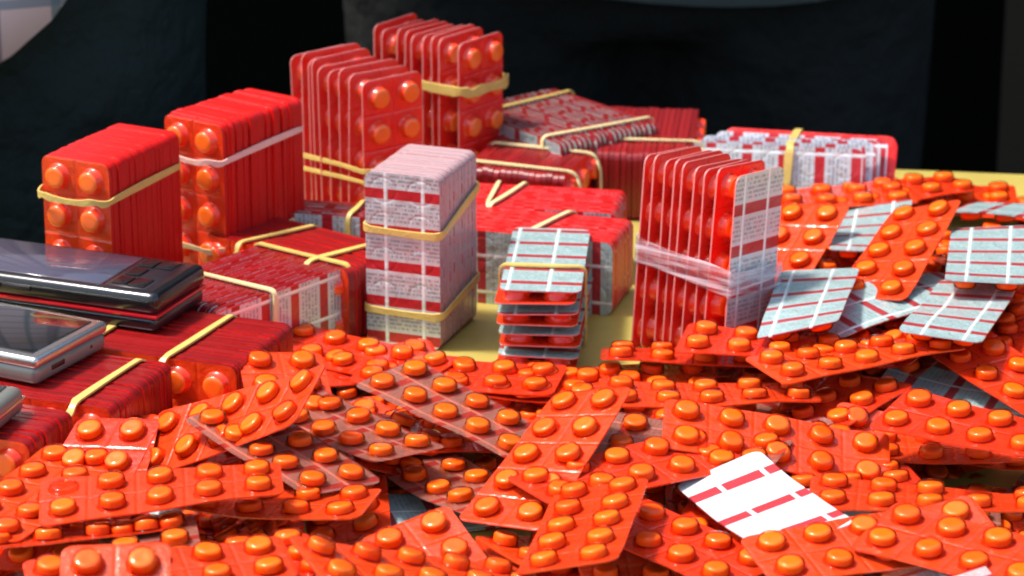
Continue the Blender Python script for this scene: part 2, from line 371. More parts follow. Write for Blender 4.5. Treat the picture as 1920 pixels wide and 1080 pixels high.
person('person in black trousers with a grey shirt hem behind the middle of the table', (.085, .62, FLOOR), 0, .185, 'black_cloth', 'grey_shirt', lambda a: .7725+.22*(1-max(0, math.cos((a-R(288))*1.0))**.35) if math.cos(a-R(288)) > .55 else .93)

# ---------------------------------------------------------------- blister packs: shared meshes
LX, LY, RC = .045, .018, .004
DOME_P = [(.0061, 0), (.0055, .0004), (.0051, .0029), (.0049, .0037), (.0043, .0042), (.0027, .0043)]
TAB_P = [(.0044, .0003), (.0046, .0008), (.0046, .0029), (.0041, .0035), (.0033, .0037), (.0016, .0034)]
SEG = 14
FL = 20
dv, df = lathe(DOME_P, FL)
dv = [(x*(1+(.030 if i % 2 else -.025)), y*(1+(.030 if i % 2 else -.025)), z) if FL <= i < 3*FL else (x, y, z) for i, (x, y, z) in enumerate(dv)]   # fluted pocket wall
DOME = mesh('pocket', dv, df, ['dome_side', 'dome_top'], [0 if i < 3*FL else 1 for i in range(len(df))])
SOLID = mesh('solid_pocket', dv, df, ['pocket_side', 'pocket_top'], [0 if i < 3*FL else 1 for i in range(len(df))])
tv, tf = lathe(TAB_P, SEG)
TABLET = mesh('tablet', tv, tf, ['tablet'])
POCKETS = [((i-2)*.018, (j-.5)*.018) for i in range(5) for j in range(2)]

def bend(kap, tw, cu, x, y):
    z = kap*x*x/2+tw*x*y+cu*max(0, x-.018)**2*.5+.00025*math.sin(x*140+y*60)
    return z
def bend_normal(kap, tw, cu, x, y):
    d = 1e-4
    gx = (bend(kap, tw, cu, x+d, y)-bend(kap, tw, cu, x-d, y))/(2*d); gy = (bend(kap, tw, cu, x, y+d)-bend(kap, tw, cu, x, y-d))/(2*d)
    return Vector((-gx, -gy, 1)).normalized()
XS = [-.045, -.0447, -.0438, -.0425, -.041, -.036, -.027, -.018, -.009, 0, .009, .018, .027, .036, .041, .0425, .0438, .0447, .045]
YF = [-1, -.5, 0, .5, 1]
def sheet(name, kap, tw, cu, z_off, mat, rim=0.0, flip=False):
    vs_, fs = [], []; n = len(YF)
    for x in XS:
        w = LY if abs(x) <= LX-RC else LY-RC+math.sqrt(max(0, RC*RC-(abs(x)-LX+RC)**2))
        for f in YF: vs_.append((x, f*w, bend(kap, tw, cu, x, f*w)+z_off))
    for i in range(len(XS)-1):
        for j in range(n-1):
            q = (i*n+j, (i+1)*n+j, (i+1)*n+j+1, i*n+j+1); fs.append(q[::-1] if flip else q)
    if rim:
        loop = [i*n for i in range(len(XS))]+[(len(XS)-1)*n+j for j in range(1, n)]+[i*n+n-1 for i in range(len(XS)-2, -1, -1)]+[j for j in range(n-2, 0, -1)]
        b = len(vs_); vs_ += [(vs_[k][0], vs_[k][1], vs_[k][2]-rim) for k in loop]
        m = len(loop)
        for k in range(m): fs.append((loop[k], b+k, b+(k+1) % m, loop[(k+1) % m]))
    return sharp(mesh(name, vs_, fs, [mat]), 40)
VAR = {}
def variant(kind, kap, k, film, foil):
    key = (kind, kap, k, film, foil)
    if key not in VAR:
        r = random.Random(hash((kap, k)) & 0xffff); tw = r.uniform(-2.6, 2.6); cu = r.choice((0, 0, 4, -4, 8, -8, 12)) if k > 1 else r.choice((0, 3, -3))
        if kind == 's': a = sheet('plastic_sheet', kap, tw, cu, .0005, film, .0006); b = sheet('foil_backing', kap, tw, cu, -.00012, foil, 0, True)
        else: a = sheet('plastic_sheet', kap, tw, cu, -.0007, film, 0, True); b = sheet('foil_backing', kap, tw, cu, 0, foil, .0005)
        ps = []
        for x, y in POCKETS:
            nrm = bend_normal(kap, tw, cu, x, y); q = Vector((0, 0, 1)).rotation_difference(nrm).to_matrix().to_4x4()
            if kind == 's': mw = Matrix.Translation((x, y, bend(kap, tw, cu, x, y)+.0004)) @ q
            else: mw = Matrix.Translation((x, y, bend(kap, tw, cu, x, y)-.0008)) @ q @ Matrix.Rotation(math.pi, 4, 'X')
            ps.append(mw)
        VAR[key] = (a, b, ps)
    return VAR[key]
def loose_pack(kind, loc, quat, kap, label, group, film='film', k=None, foil='foil'):
    a, b, ps = variant(kind, kap, random.randrange(6) if k is None else k, film, foil)
    root = tag(link('blister_pack', None), label, 'blister pack', group)
    root.matrix_basis = Matrix.Translation(loc) @ Quaternion(quat).to_matrix().to_4x4()
    link('plastic_sheet', a, root); link('foil_backing', b, root)
    for mw in ps:
        j = Matrix.Translation((random.gauss(0, .00022), random.gauss(0, .00022), 0)) @ Matrix.Rotation(random.gauss(0, R(1.6)), 4, 'X') @ Matrix.Rotation(random.gauss(0, R(1.6)), 4, 'Y')
        s = Matrix.Diagonal((1+random.gauss(0, .02), 1+random.gauss(0, .02), random.uniform(.88, 1.06), 1))
        if random.random() < .015: link('blister', DOME, root, mw @ j @ Matrix.Diagonal((1.02, .98, .42, 1))); continue      # emptied, pressed flat
        p = link('blister', DOME, root, mw @ j @ s)
        link('tablet', TABLET, p, Matrix.Rotation(random.gauss(0, R(2.2)), 4, 'X') @ Matrix.Rotation(random.gauss(0, R(2.2)), 4, 'Y'))
    return root

# flat packs for the tied bundles
FLAT = {}
def flat_pack(t, film, edge, foil):
    key = (t, film, edge, foil)
    if key not in FLAT:
        pts = []
        for cx, cy, a0 in ((LX-RC, LY-RC, 0), (-LX+RC, LY-RC, 90), (-LX+RC, -LY+RC, 180), (LX-RC, -LY+RC, 270)):
            for k in range(5): a = R(a0+22.5*k); pts.append((cx+RC*math.cos(a), cy+RC*math.sin(a)))
        n = len(pts); vs_ = [(x, y, 0) for x, y in pts]+[(x, y, -t) for x, y in pts]
        fs = [tuple(range(n)), tuple(range(2*n-1, n-1, -1))]+[(i, i+n, (i+1) % n+n, (i+1) % n) for i in range(n)]
        me = mesh('bundled_pack', vs_, fs, [film, foil, edge], [0, 1]+[2]*n)
        bm = bmesh.new(); bm.from_mesh(me); bmesh.ops.recalc_face_normals(bm, faces=bm.faces); bm.to_mesh(me); bm.free()
        FLAT[key] = sharp(me, 40)
    return FLAT[key]
def axes(X, Z):
    X, Z = Vector(X), Vector(Z); Y = Z.cross(X)
    return Matrix((X, Y, Z)).transposed().to_4x4()
ORI = {('stand', 's'): axes((0, 0, 1), (0, -1, 0)), ('stand', 'f'): axes((0, 0, 1), (0, 1, 0)),
       ('edge', 's'): axes((1, 0, 0), (0, -1, 0)), ('edge', 'f'): axes((1, 0, 0), (0, 1, 0)),
       ('flat', 's'): axes((0, 1, 0), (0, 0, 1)), ('flat', 'f'): axes((0, 1, 0), (0, 0, -1))}
DIM = {'stand': (.036, .09), 'edge': (.09, .036), 'flat': (.036, .09)}

def band_mesh(corners, axis, width, th=.0010, rad=.006):
    """closed flat rubber strip through four corners, rounded; axis = direction of its width"""
    path = []; c = [Vector(q) for q in corners]
    nc = len(c)
    for i in range(nc):
        p, a, b = c[i], c[i-1], c[(i+1) % nc]
        da, db = (a-p), (b-p); ra, rb = min(rad, da.length*.35), min(rad, db.length*.35); da = da.normalized()*ra; db = db.normalized()*rb
        for k in range(6):
            t = k/5; path.append((p+da)*(1-t)**2+p*2*t*(1-t)+(p+db)*t*t)
        for k in (1, 2, 3): path.append((p+db).lerp(b+(p-b).normalized()*min(rad, (p-b).length*.35), k/4))
    vs_, fs = [], []; n = len(path); ax = Vector(axis); ctr = sum(c, Vector())/nc
    for i, p in enumerate(path):
        t = (path[(i+1) % n]-path[i-1]).normalized(); w = (ax-t*ax.dot(t)).normalized(); o = t.cross(w)
        if o.dot(p-ctr) < 0: o = -o
        ww = width*(1+.16*math.sin(i*.9+width*3e3)); p = p+w*(.0005*math.sin(i*.55+width*5e3))
        for sx, so in ((-.5, 0), (.5, 0), (.46, 1), (-.46, 1)): vs_.append(p+w*ww*sx+o*th*so)
    for i in range(n):
        j = (i+1) % n
        for k in range(4): fs.append((i*4+k, i*4+(k+1) % 4, j*4+(k+1) % 4, j*4+k))
    return vs_, fs

def bundle(label, x, y, psi, mode, n, sp, faces='s', t=.0022, film='film_red', edge='edge', foil='foil_white', jit=1.0, pockets='front', lean=0.0, fan=None, bands=(), roll=0.0, flip_first=None, z0=0.0, group='tied bundles of blister packs', slip=0.0, front_film=None, sz=1.0, shear=0.0, shift=None):
    root = tag(link('blister_bundle', None), label, 'bundle', group)
    root.location = (x/1000, y/1000, z0); root.rotation_euler = (0, R(roll), R(psi)); root.scale = (1, 1, sz)
    w, h = DIM[mode]; rr = random.Random(label); T = n*sp
    seq = faces if len(faces) > 1 else faces*n
    for k in range(n):
        f = seq[k % len(seq)]
        if k == 0 and flip_first: f = flip_first
        j = jit if k else jit*.3
        dx, dy, dz = rr.uniform(-1, 1)*.0012*j+shear*k+(shift(k) if shift else 0), rr.uniform(-1, 1)*.0004*j, rr.uniform(0, 1)*.0016*j
        rot = Matrix.Rotation(rr.uniform(-1, 1)*R(1.2)*j, 4, 'Y') @ Matrix.Rotation(rr.uniform(-1, 1)*R(.8)*j, 4, 'Z')
        ln = lean+(fan(k/max(1, n-1)) if fan else 0)
        if mode == 'flat':
            pos = Vector((w/2+dx, h/2+dx*1.5, k*sp+.002+(t if f == 's' else 0)))
        else:
            pos = Vector((w/2+dx, k*sp+.0015+dy+(.005 if k and f == 's' and pockets == 'all' else 0), h/2*math.cos(ln)+dz+slip*k))
            rot = Matrix.Rotation(-ln, 4, 'X') @ rot
        fm = film if k or not front_film else front_film
        p = link('blister_pack', flat_pack(t, fm, edge, foil), root, Matrix.Translation(pos) @ rot @ ORI[(mode, f)])
        if pockets == 'all' or (pockets == 'front' and k == 0 and f == 's') or (pockets == 'some' and k < 2):
            for px, py in POCKETS: link('blister', SOLID, p, Matrix.Translation((px, py, 0)))
    e = .0012
    for i, (kind, a, b, width, mat) in enumerate(bands):
        # kind h: level loop at front height a and back height b; v: loop over the top at x = a (front) and b (back)
        bul = .0046 if (pockets != 'none' and (flip_first or seq[0]) == 's') else 0; l1 = lean+(fan(1) if fan else 0)
        y0, y1 = -e-bul, T+e; f0, f1 = h/2*math.sin(lean), h/2*math.sin(l1); h0, h1 = h*math.cos(lean)+e, h*math.cos(l1)+e
        if kind == 'h':
            cs = [(-e, -e, a), (w+e, -e, a), (w+e, y1, b), (-e, y1, b)]; ax = (0, 0, 1)
            if bul: cs = [(-e, -e, a), (.006, y0, a), (w-.006, y0, a)]+cs[1:]
        elif kind == 'v':
            cs = [(a, -e-f0, .0), (a, -e+f0, h0), (b, y1+f1, h1), (b, y1-f1, .0)]; ax = (1, 0, 0)
            if bul and not lean: cs = [(a, -e, 0), (a, y0, .006), (a, y0, h-.006), (a, -e, h+e)]+cs[2:]
        elif kind == 'f': cs = [(-e, a, -.0), (w+e, a, -.0), (w+e, b, T-.002), (-e, b, T-.002)]; ax = (0, 1, 0)
        link('rubber_band', sharp(mesh('rubber_band', *band_mesh(cs, ax, width*.82, .0008, .0040), [mat]), 50), root)
    return root

# ---------------------------------------------------------------- tied bundles on the table (x, y in mm of the front left foot)
bundle('red bundle with one yellow band, standing behind the black phone, leftmost of all', -211.5, -78.6, -27, 'stand', 24, .0024, 's', .0022, edge='edge_red', bands=[('h', .073, .075, .0036, 'band')], front_film='film', jit=0.35)
bundle('red standing bundle with a pinkish white band, behind the one nearest the phones', -163.8, -12, -36, 'stand', 24, .0024, 's', .0022, edge='edge_red', bands=[('h', .073, .076, .0034, 'band_pink'), ('h', .030, .033, .0028, 'band_pale')], front_film='film', jit=0.8)
bundle('standing red bundle of loosely fanned packs beside the tallest', -71.1, 42.9, 38, 'stand', 9, .0074, 's', .0007, film='film_red', edge='edge_pale', pockets='all', jit=2.2, bands=[('h', .046, .040, .0026, 'band'), ('h', .040, .034, .0022, 'band')])
bundle('tallest red bundle at the back with a broad yellow band near its top', -26, 114, 52, 'stand', 9, .0064, 's', .0007, film='film_red', edge='edge_pale', pockets='all', jit=1.8, bands=[('h', .066, .067, .0062, 'band')])
bundle('tall white foil bundle with two yellow bands standing in the middle', -66, -75, -20, 'stand', 18, .0026, 'f', .0023, edge='edge_clear', sz=.91, jit=0.1, bands=[('h', .060, .072, .0046, 'band'), ('h', .018, .024, .0046, 'band')])
r1 = bundle('tall bundle of fanned red packs held by clear tape, its end pack foil outward', 94, -119, 50, 'stand', 9, .0056, 's', .0007, film='film_red', edge='edge_pale', pockets='all', jit=1.2, flip_first='f', roll=5)
link('clear_tape', mesh('clear_tape', *band_mesh([(-.0015, -.002, .042), (.0375, -.002, .040), (.0375, .053, .046), (-.0015, .053, .048)], (0, 0, 1), .0125, .0003, .002), ['wrap'], smooth=False), r1)
bundle('short flat stack with foil on top and orange tablets showing at its end', -7.1, -116.7, -5, 'flat', 8, .0052, 'sf', .0006, film='film', edge='edge_pale', pockets='all', jit=1.4, bands=[('f', .040, .034, .0040, 'band')], foil='foil')
bundle('red bundle on edge with grey foil front, behind the short flat stack', -39, -13.5, -17, 'edge', 13, .0029, 'f', .0024, foil='foil', bands=[('v', .048, .060, .0034, 'band_pale')], edge='edge_red', jit=0.12)
bundle('red bundle on edge with a twisted double band, behind the foil fronted one', -38.9, 20.8, -10, 'edge', 13, .0030, 'f', .0024, bands=[('v', .028, .026, .0024, 'band_pale'), ('v', .029, .040, .0028, 'band_pale')], edge='edge_red', jit=0.15)
bundle('dark red bundle on edge crossed lengthwise by two tan bands', 27, 64.7, 72, 'edge', 17, .0031, 's', .0026, bands=[('v', .006, .008, .0030, 'band_pale'), ('v', .040, .042, .0030, 'band_pale')], jit=0.4)
bundle('dark bundle with ragged white foil edges lying behind, beside the tallest bundle', -30, 172, -52, 'edge', 20, .0033, 'f', .0020, edge='edge', foil='foil', jit=0.3, z0=.006, bands=[('v', .076, .082, .0028, 'band_pale'), ('v', .020, .016, .0028, 'band')])
bundle('bundle of fanned dark red packs under one curved tan band, beside the white foil bundle', 92.1, 101.8, 84, 'edge', 16, .0030, 's', .0026, film='film_red', edge='edge', pockets='front', jit=.35, bands=[('v', .022, .022, .0028, 'band_pale')])
bundle('white foil bundle at the back lying across with a yellow band round its waist', 90.3, 124.1, -10, 'edge', 9, .0052, 'ffffffsss', .0008, edge='edge_pale', foil='foil_white', film='film_red', pockets='none', jit=1.3, lean=R(14), fan=lambda u: R(24)*u, shift=lambda k: .002*k if k < 6 else .014, bands=[('v', .052, .053, .0050, 'band')])
bundle('red bundle on edge with two yellow bands, beside the tall white one', -146, -27, -38, 'edge', 14, .0029, 's', .0025, front_film='film', bands=[('v', .026, .036, .0032, 'band'), ('v', .068, .078, .0040, 'band')], jit=0.4)
bundle('foil fronted bundle wrapped lengthwise by two bands, beside the black phone end', -128, -138, 50, 'edge', 24, .0022, 'f', .0016, edge='edge', foil='foil_white', jit=0.22, bands=[('v', .034, .030, .0034, 'band_pale'), ('v', .082, .078, .0036, 'band')])
bundle('red bundle on edge under the black phone, crossed by one yellow band', -198.9, -175.4, -21, 'edge', 26, .0022, 's', .0020, front_film='film', bands=[('v', .058, .062, .0038, 'band'), ('v', .018, .022, .0038, 'band')], jit=0.35)
bundle('dark red bundle on edge under the silver phone, with one yellow band', -245.5, -224.4, -20, 'edge', 25, .0022, 's', .0020, front_film='film', bands=[('v', .074, .077, .0042, 'band')], jit=0.35)
bundle('bundle with grey foil edges at the left margin below the silver phones', -273.1, -261.5, -20, 'edge', 12, .0030, 's', .0026, edge='edge', front_film='film', jit=.6, bands=[('v', .03, .03, .003, 'band')])
bundle('small foil fronted bundle half hidden behind the double banded red one', -150, 16, -12, 'edge', 7, .0032, 'f', .0022, foil='foil_white', bands=[('v', .074, .076, .0030, 'band')], jit=0.2)

# ---------------------------------------------------------------- telephones lying on the bundles
def phone_root(label, corner, psi, L, W):
    """corner = right back corner of the top face; the root sits at the middle of the base"""
    e = Vector((math.cos(R(psi)), math.sin(R(psi)), 0)); b = Vector((-math.sin(R(psi)), math.cos(R(psi)), 0))
    o = tag(link('mobile_phone', None), label, 'phone', 'mobile phones lying on the bundles')
    o.location = Vector(corner)-e*L/2-b*W/2; o.rotation_euler = (0, 0, R(psi)); return o
# black slider phone with a red line round its waist
L, W = .112, .047
p1 = phone_root('black slider phone with a red stripe along its side, lying on red bundles', (-.1335, -.1252, .0372), -22, L, W)
link('lower_shell', box_mesh('lower_shell', (L-.002, W-.002, .0064), ['black'], .0028, 4, (0, 0, .0032)), p1)
link('red_stripe', box_mesh('red_stripe', (L-.0006, W-.0006, .0016), ['red_trim'], .0007, 2, (0, 0, .0070)), p1)
ub = link('upper_shell', box_mesh('upper_shell', (L, W, .0098), ['black'], .0045, 6, (0, 0, .0126)), p1)
link('screen', box_mesh('screen', (.074, .038, .0008), ['screen'], .0003, 1, (-.010, 0, .0173)), p1)
link('key_panel', box_mesh('key_panel', (.020, .037, .0008), ['key'], .0003, 1, (.0385, 0, .0173)), p1)
for sy in (-.012, 0, .012):
    link('key', box_mesh('key', (.007, .0095, .0010), ['black'], .0004, 2, (.0345, sy, .0180)), p1)
for sy in (-.0125, .0125):
    link('key', box_mesh('key', (.008, .010, .0010), ['black'], .0004, 2, (.0430, sy, .0180)), p1)
link('side_button', box_mesh('side_button', (.014, .0010, .0022), ['key'], .0004, 2, (-.012, -W/2-.0001, .0126)), p1)
# silver phone with a dark glass face
L, W = .104, .052
p2 = phone_root('silver phone with dark glass face and a port in its end, below the black one', (-.1694, -.186, .0372), -27, L, W)
link('back_shell', box_mesh('back_shell', (L-.001, W-.001, .0080), ['silver'], .0036, 5, (0, 0, .0040)), p2)
link('chrome_rim', box_mesh('chrome_rim', (L, W, .0050), ['chrome'], .0023, 5, (0, 0, .0098)), p2)
link('glass_face', box_mesh('glass_face', (L-.010, W-.009, .0010), ['glass_dark'], .0004, 2, (0, 0, .0123)), p2)
link('charging_port', box_mesh('charging_port', (.0016, .0100, .0026), ['black'], .0006, 2, (L/2-.0012, -.010, .0046)), p2)
link('strap_hole', box_mesh('strap_hole', (.0016, .0022, .0018), ['black'], .0006, 2, (L/2-.0012, .014, .0046)), p2)
link('volume_key', box_mesh('volume_key', (.016, .0010, .0020), ['silver'], .0004, 2, (.012, -W/2-.0001, .0098)), p2)
L, W = .100, .046
p3 = phone_root('grey phone end poking in at the left margin below the silver phone', (-.1935, -.2590, .0374), -16, L, W)
link('shell', box_mesh('shell', (L, W, .0110), ['silver'], .0045, 4, (0, 0, .0055)), p3)
link('glass_face', box_mesh('glass_face', (L-.012, W-.008, .0010), ['glass_dark'], .0004, 2, (0, 0, .0111)), p3)
link('chrome_rim', box_mesh('chrome_rim', (L+.0004, W+.0004, .0016), ['chrome'], .0007, 2, (0, 0, .0058)), p3)

# ---------------------------------------------------------------- loose packs of the heap: (key, side up, x, y, z in mm, turn, bend, ., px, py)
LOOSE = [
('P1','s',128.1,-20.5,19.9,(0.4994,0.1978,0.0394,-0.8426),0,6975,1468,491),
('P2','s',177.8,-54.3,35.8,(0.5249,0.1514,-0.0256,-0.8372),0,5891,1684,474),
('P3','s',-90.0,-226.7,25.5,(0.7695,0.0296,0.1000,-0.6300),0,2371,547,767),
('P4','s',-165.2,-317.1,25.7,(0.5877,0.1609,0.0628,-0.7904),0,6227,148,927),
('P4b','s',-112.6,-262.1,33.8,(0.9285,0.1788,-0.2660,-0.1877),0,8078,429,791),
('P5','s',-130.2,-347.9,40.3,(0.9976,0.0088,-0.0374,0.0583),0.4,9603,302,919),
('P6','s',-90.3,-285.2,31.4,(0.8920,-0.0092,0.0193,-0.4516),2.5,5776,527,843),
('P7','s',-20.7,-237.9,29.3,(0.9262,-0.0006,0.0621,-0.3720),0,6957,864,769),
('P8','s',14.0,-304.3,35.6,(0.5167,0.1649,0.0103,-0.8400),0,10087,1028,858),
('P9','s',26.3,-384.6,41.4,(0.6427,0.0488,-0.0958,-0.7585),0,8155,1097,988),
('P10','s',-21.6,-275.5,12.0,(0.8716,-0.0074,-0.0479,-0.4877),4,3950,857,910),
('P11','s',-64.4,-304.2,4.0,(0.7232,0.1005,-0.0857,-0.6779),0,2350,648,1000),
('P12','s',-21.4,-401.5,25.8,(0.8366,0.0908,0.0363,-0.5390),0,3572,847,1099),
('P13','s',-77.3,-430.5,43.5,(0.8106,-0.0404,-0.0454,-0.5825),0,797,540,1076),
('P13b','s',-31.5,-431.1,44.8,(0.9603,-0.0319,0.1422,0.2378),0,5338,789,1071),
('P14','s',-128.5,-506.5,51.1,(0.7190,0.1306,0.1736,-0.6602),0,3413,211,1218),
('P16','s',-127.9,-399.2,33.9,(0.7633,-0.0096,-0.0466,-0.6443),0,2097,286,1055),
('P19','s',186.9,-284.6,38.6,(0.9552,0.0175,-0.0071,-0.2955),0,5662,1857,809),
('P20','s',103.6,-280.7,32.5,(0.9877,0.1165,0.1004,-0.0269),-2,10434,1455,829),
('F1','f',131.1,-116.3,35.0,(0.6287,0.0506,-0.0806,-0.7718),0,4848,1516,560),
('F4','f',215.3,-79.8,43.5,(0.6451,0.0026,-0.0219,-0.7638),0,4472,1852,477),
('F3','f',195.2,-137.0,37.2,(0.5796,-0.0226,-0.0304,-0.8140),2.5,4568,1800,580),
('F5','f',93.2,-352.4,36.0,(0.8080,0.0636,-0.1069,-0.5760),2.5,7096,1432,948),
('F7','f',146.2,-445.7,44.7,(0.7099,0.0377,-0.1832,-0.6790),0,1099,1763,1105),
('F8','f',258.8,20.2,32.3,(0.9642,-0.0560,-0.0166,-0.2588),-2,941,1963,396),
('F9','f',173.8,15.3,25.2,(0.6502,0.0179,-0.0489,-0.7579),0,2067,1634,428),
('P17','s',83.9,-138.1,16.0,(0.9972,-0.0697,0.0018,-0.0261),0,2353,1320,668),
('P18','s',82.3,-202.0,22.0,(0.9980,-0.0523,-0.0018,0.0349),2.5,4039,1330,742),
('P21','s',128.8,-400.1,42.0,(0.9853,0.0689,0.0109,0.1561),-2,7372,1640,1017),
('P23','s',117.4,-153.3,26.0,(0.9919,-0.0346,0.0043,-0.1218),0,3297,1470,650),
('P24','s',146.0,-176.1,30.0,(0.9750,-0.0511,-0.0113,0.2161),0,4885,1605,668),
('P25','s',168.6,-251.5,18.0,(0.9993,-0.0262,0.0007,-0.0262),2.5,2732,1745,842),
('P26','s',155.7,-346.5,36.0,(0.9951,-0.0696,0.0049,-0.0696),0,4675,1745,937),
('F2','f',170.7,-93.1,28.0,(0.9528,0.0416,0.0131,0.3004),-3,2924,1672,556),
('F6','f',-14.8,-275.7,2.0,(0.9913,0.0173,0.0023,0.1305),2.5,1074,890,955),
('F11','f',129.0,-330.6,26.0,(0.9970,-0.0348,0.0024,-0.0697),0,315,1600,952),
('F12','f',202.3,-175.9,12.0,(0.9776,0.0341,-0.0073,-0.2078),4,2420,1849,742),
('P27','s',-170.8,-361.8,28.0,(0.9901,-0.1216,-0.0085,0.0692),0,1544,90,1004),
('P28','s',165.6,-419.4,46.0,(0.9524,0.0499,-0.0157,-0.3003),0,7770,1850,1040),
('P29','s',112.2,-293.6,22.0,(0.9983,-0.0523,-0.0014,0.0261),0,1034,1500,900),
('P30','s',62.8,-279.5,32.0,(0.9842,0.0344,-0.0061,-0.1735),0,2313,1260,830),
('P31','s',56.8,-364.2,28.0,(0.9063,0.0000,0.0000,-0.4226),2.5,6310,1250,1009),
('P32','s',208.7,-175.4,22.0,(0.8639,0.0349,0.0604,-0.4988),0,3927,1880,699),
('P33','s',214.7,119.7,10.0,(0.9986,0.0000,0.0000,-0.0523),0,896,1740,364),
('P34','s',242.8,104.1,8.0,(0.9816,0.0000,0.0000,-0.1908),0,358,1850,388),
('P35','s',156.3,74.0,22.0,(0.9990,-0.0262,-0.0009,0.0349),0,2947,1545,372),
('P36','s',192.3,91.2,20.0,(0.9781,0.0000,0.0000,0.2079),0,1904,1672,360),
('P37','s',-68.7,-127.3,12.0,(0.9585,0.0251,-0.0074,-0.2839),0,4480,668,668),
('P38','s',-74.7,-138.1,10.0,(0.9873,0.0259,0.0041,0.1564),0,630,640,692),
('P40','s',-23.1,-152.0,12.0,(0.9945,0.0000,0.0000,-0.1045),0,3736,860,705),
('P41','s',-68.8,-247.2,26.0,(0.9135,0.0000,0.0000,-0.4067),0,5461,640,800),
('P42','s',44.9,-311.9,34.0,(0.9658,0.0169,0.0045,0.2588),0,6311,1180,880),
('P43','s',106.1,-340.9,20.0,(0.9847,0.0172,-0.0030,-0.1736),0,670,1490,999),
('P44','s',-120.0,-444.1,50.0,(0.9913,0.0173,0.0023,0.1305),0,5168,299,1075),
('P45','s',-181.5,-328.7,30.0,(0.8192,0.0000,0.0000,0.5736),2.5,3979,59,930),
('P47','s',13.8,-159.1,10.0,(0.9968,0.0174,-0.0014,-0.0784),2.5,1410,1020,724),
('P48','s',43.9,-153.9,10.0,(0.9981,0.0000,0.0000,0.0610),0,1979,1150,716),
('P46','s',-96.6,-331.7,28.0,(0.9932,-0.0520,0.0055,-0.1044),4,4238,480,945),
('','s',-4.6,-194.8,0.2,(0.1308,0.0107,-0.0715,0.9888),2.5,219,939,821),
('','s',207.2,-101.2,0.0,(0.6783,-0.0254,0.0325,-0.7336),0,45,1823,677),
('','s',104.3,-294.8,5.6,(0.9983,-0.0057,0.0587,-0.0018),2.5,149,1460,975),
('','s',-84.0,-209.6,1.2,(0.3461,0.0195,0.0329,-0.9374),2.5,118,582,841),
('','s',225.0,52.6,0.0,(0.9161,0.0210,0.0042,0.4005),0,26,1809,475),
('','s',139.1,-328.1,11.5,(0.8947,0.0296,-0.0044,0.4456),0,43,1645,1013),
('','s',-45.3,-247.3,-0.3,(0.9985,-0.0111,-0.0508,0.0191),0,431,750,913),
('','f',72.2,-197.3,-0.2,(0.1901,-0.0042,0.1430,-0.9713),4,26,1281,827),
('','s',173.3,-166.2,-0.2,(0.9077,0.0407,-0.0415,0.4155),-2,35,1714,776),
('','s',75.2,-267.5,8.2,(0.6198,-0.0765,0.0594,0.7787),0,180,1313,912),
('','s',99.6,-207.7,7.7,(0.8349,0.0854,0.0389,0.5424),-2,172,1408,811),
('','s',166.7,-190.1,2.2,(0.3417,0.0758,-0.0232,0.9365),0,116,1698,805),
('','s',187.8,-118.2,16.6,(0.4243,0.1175,-0.1251,-0.8891),0,577,1754,636),
('','s',97.5,-252.8,13.3,(0.9504,0.1772,0.1048,0.2331),2.5,129,1413,864),
('','s',150.2,-121.4,12.1,(0.9208,0.0597,-0.1687,-0.3466),0,688,1596,658),
('','s',-13.5,-205.7,5.6,(0.9316,-0.0087,0.1051,0.3479),4,310,899,816),
('','s',175.2,-228.5,4.4,(0.9625,0.2269,0.1237,-0.0820),-2,3193,1759,860),
('','s',-126.5,-343.1,-0.9,(0.0747,0.2311,-0.0073,-0.9700),4,160,330,1100),
('','s',-25.1,-240.4,3.4,(0.0470,-0.1632,-0.0148,-0.9854),0,292,844,885),
('','s',-116.8,-323.9,9.5,(0.7411,0.1017,-0.1960,-0.6340),0,373,386,1014),
('','s',216.1,-19.4,10.2,(0.8445,-0.0334,0.0761,-0.5290),0,51,1815,526),
('','s',173.9,-73.5,9.8,(0.8389,-0.0049,-0.1158,-0.5318),2.5,112,1672,600),
('','s',174.5,39.4,6.9,(0.1956,-0.0944,0.0228,0.9759),0,232,1624,466),
('','s',175.3,-226.8,0.9,(0.2961,-0.1075,0.1715,-0.9335),0,45,1758,872),
('','f',201.2,95.2,0.6,(0.2239,-0.0737,0.0414,-0.9709),0,190,1700,423),
('','s',-128.9,-312.0,7.1,(0.3282,-0.1501,-0.0945,0.9278),0,1223,332,1001),
('','s',47.4,-188.7,2.5,(0.4027,0.0173,-0.0659,-0.9128),4,345,1169,801),
('','s',214.2,-63.0,14.5,(0.7571,0.0263,-0.1039,-0.6445),0,193,1832,567),
('','s',-87.9,-166.4,2.9,(0.8531,-0.0636,0.0266,0.5172),4,506,576,764),
('','s',-158.3,-336.7,3.1,(0.9173,0.1207,-0.2778,-0.2586),-2,26,175,1068),
('','f',-160.6,-344.3,0.7,(0.9505,0.0326,-0.2281,0.2084),4,328,159,1095),
('','s',19.0,-361.5,9.2,(0.9981,0.0475,-0.0244,0.0310),0,255,1056,1092),
('','s',229.1,-115.9,18.9,(0.8041,-0.0468,-0.0426,0.5911),-2,597,1928,624),
('','s',198.2,-302.2,4.1,(0.6813,0.0036,0.0066,0.7320),-2,460,1916,996),
('','s',-50.4,-167.2,4.2,(0.6493,0.0128,-0.0635,-0.7578),2.5,933,740,760),
('','s',100.8,-126.9,5.8,(0.9398,0.0614,-0.0271,0.3350),-2,567,1388,692),
('','s',-197.2,-323.6,6.3,(0.4589,-0.0892,0.0709,-0.8811),2.5,70,-7,1028),
('','s',220.8,-261.8,3.3,(0.4986,-0.0317,0.0939,-0.8612),0,153,1992,924),
('','s',128.6,-209.9,15.1,(0.8976,-0.0638,-0.0801,0.4288),0,2820,1540,784),
('','s',129.1,-137.1,6.6,(0.3085,-0.0062,-0.1451,0.9401),-2,1002,1512,704),
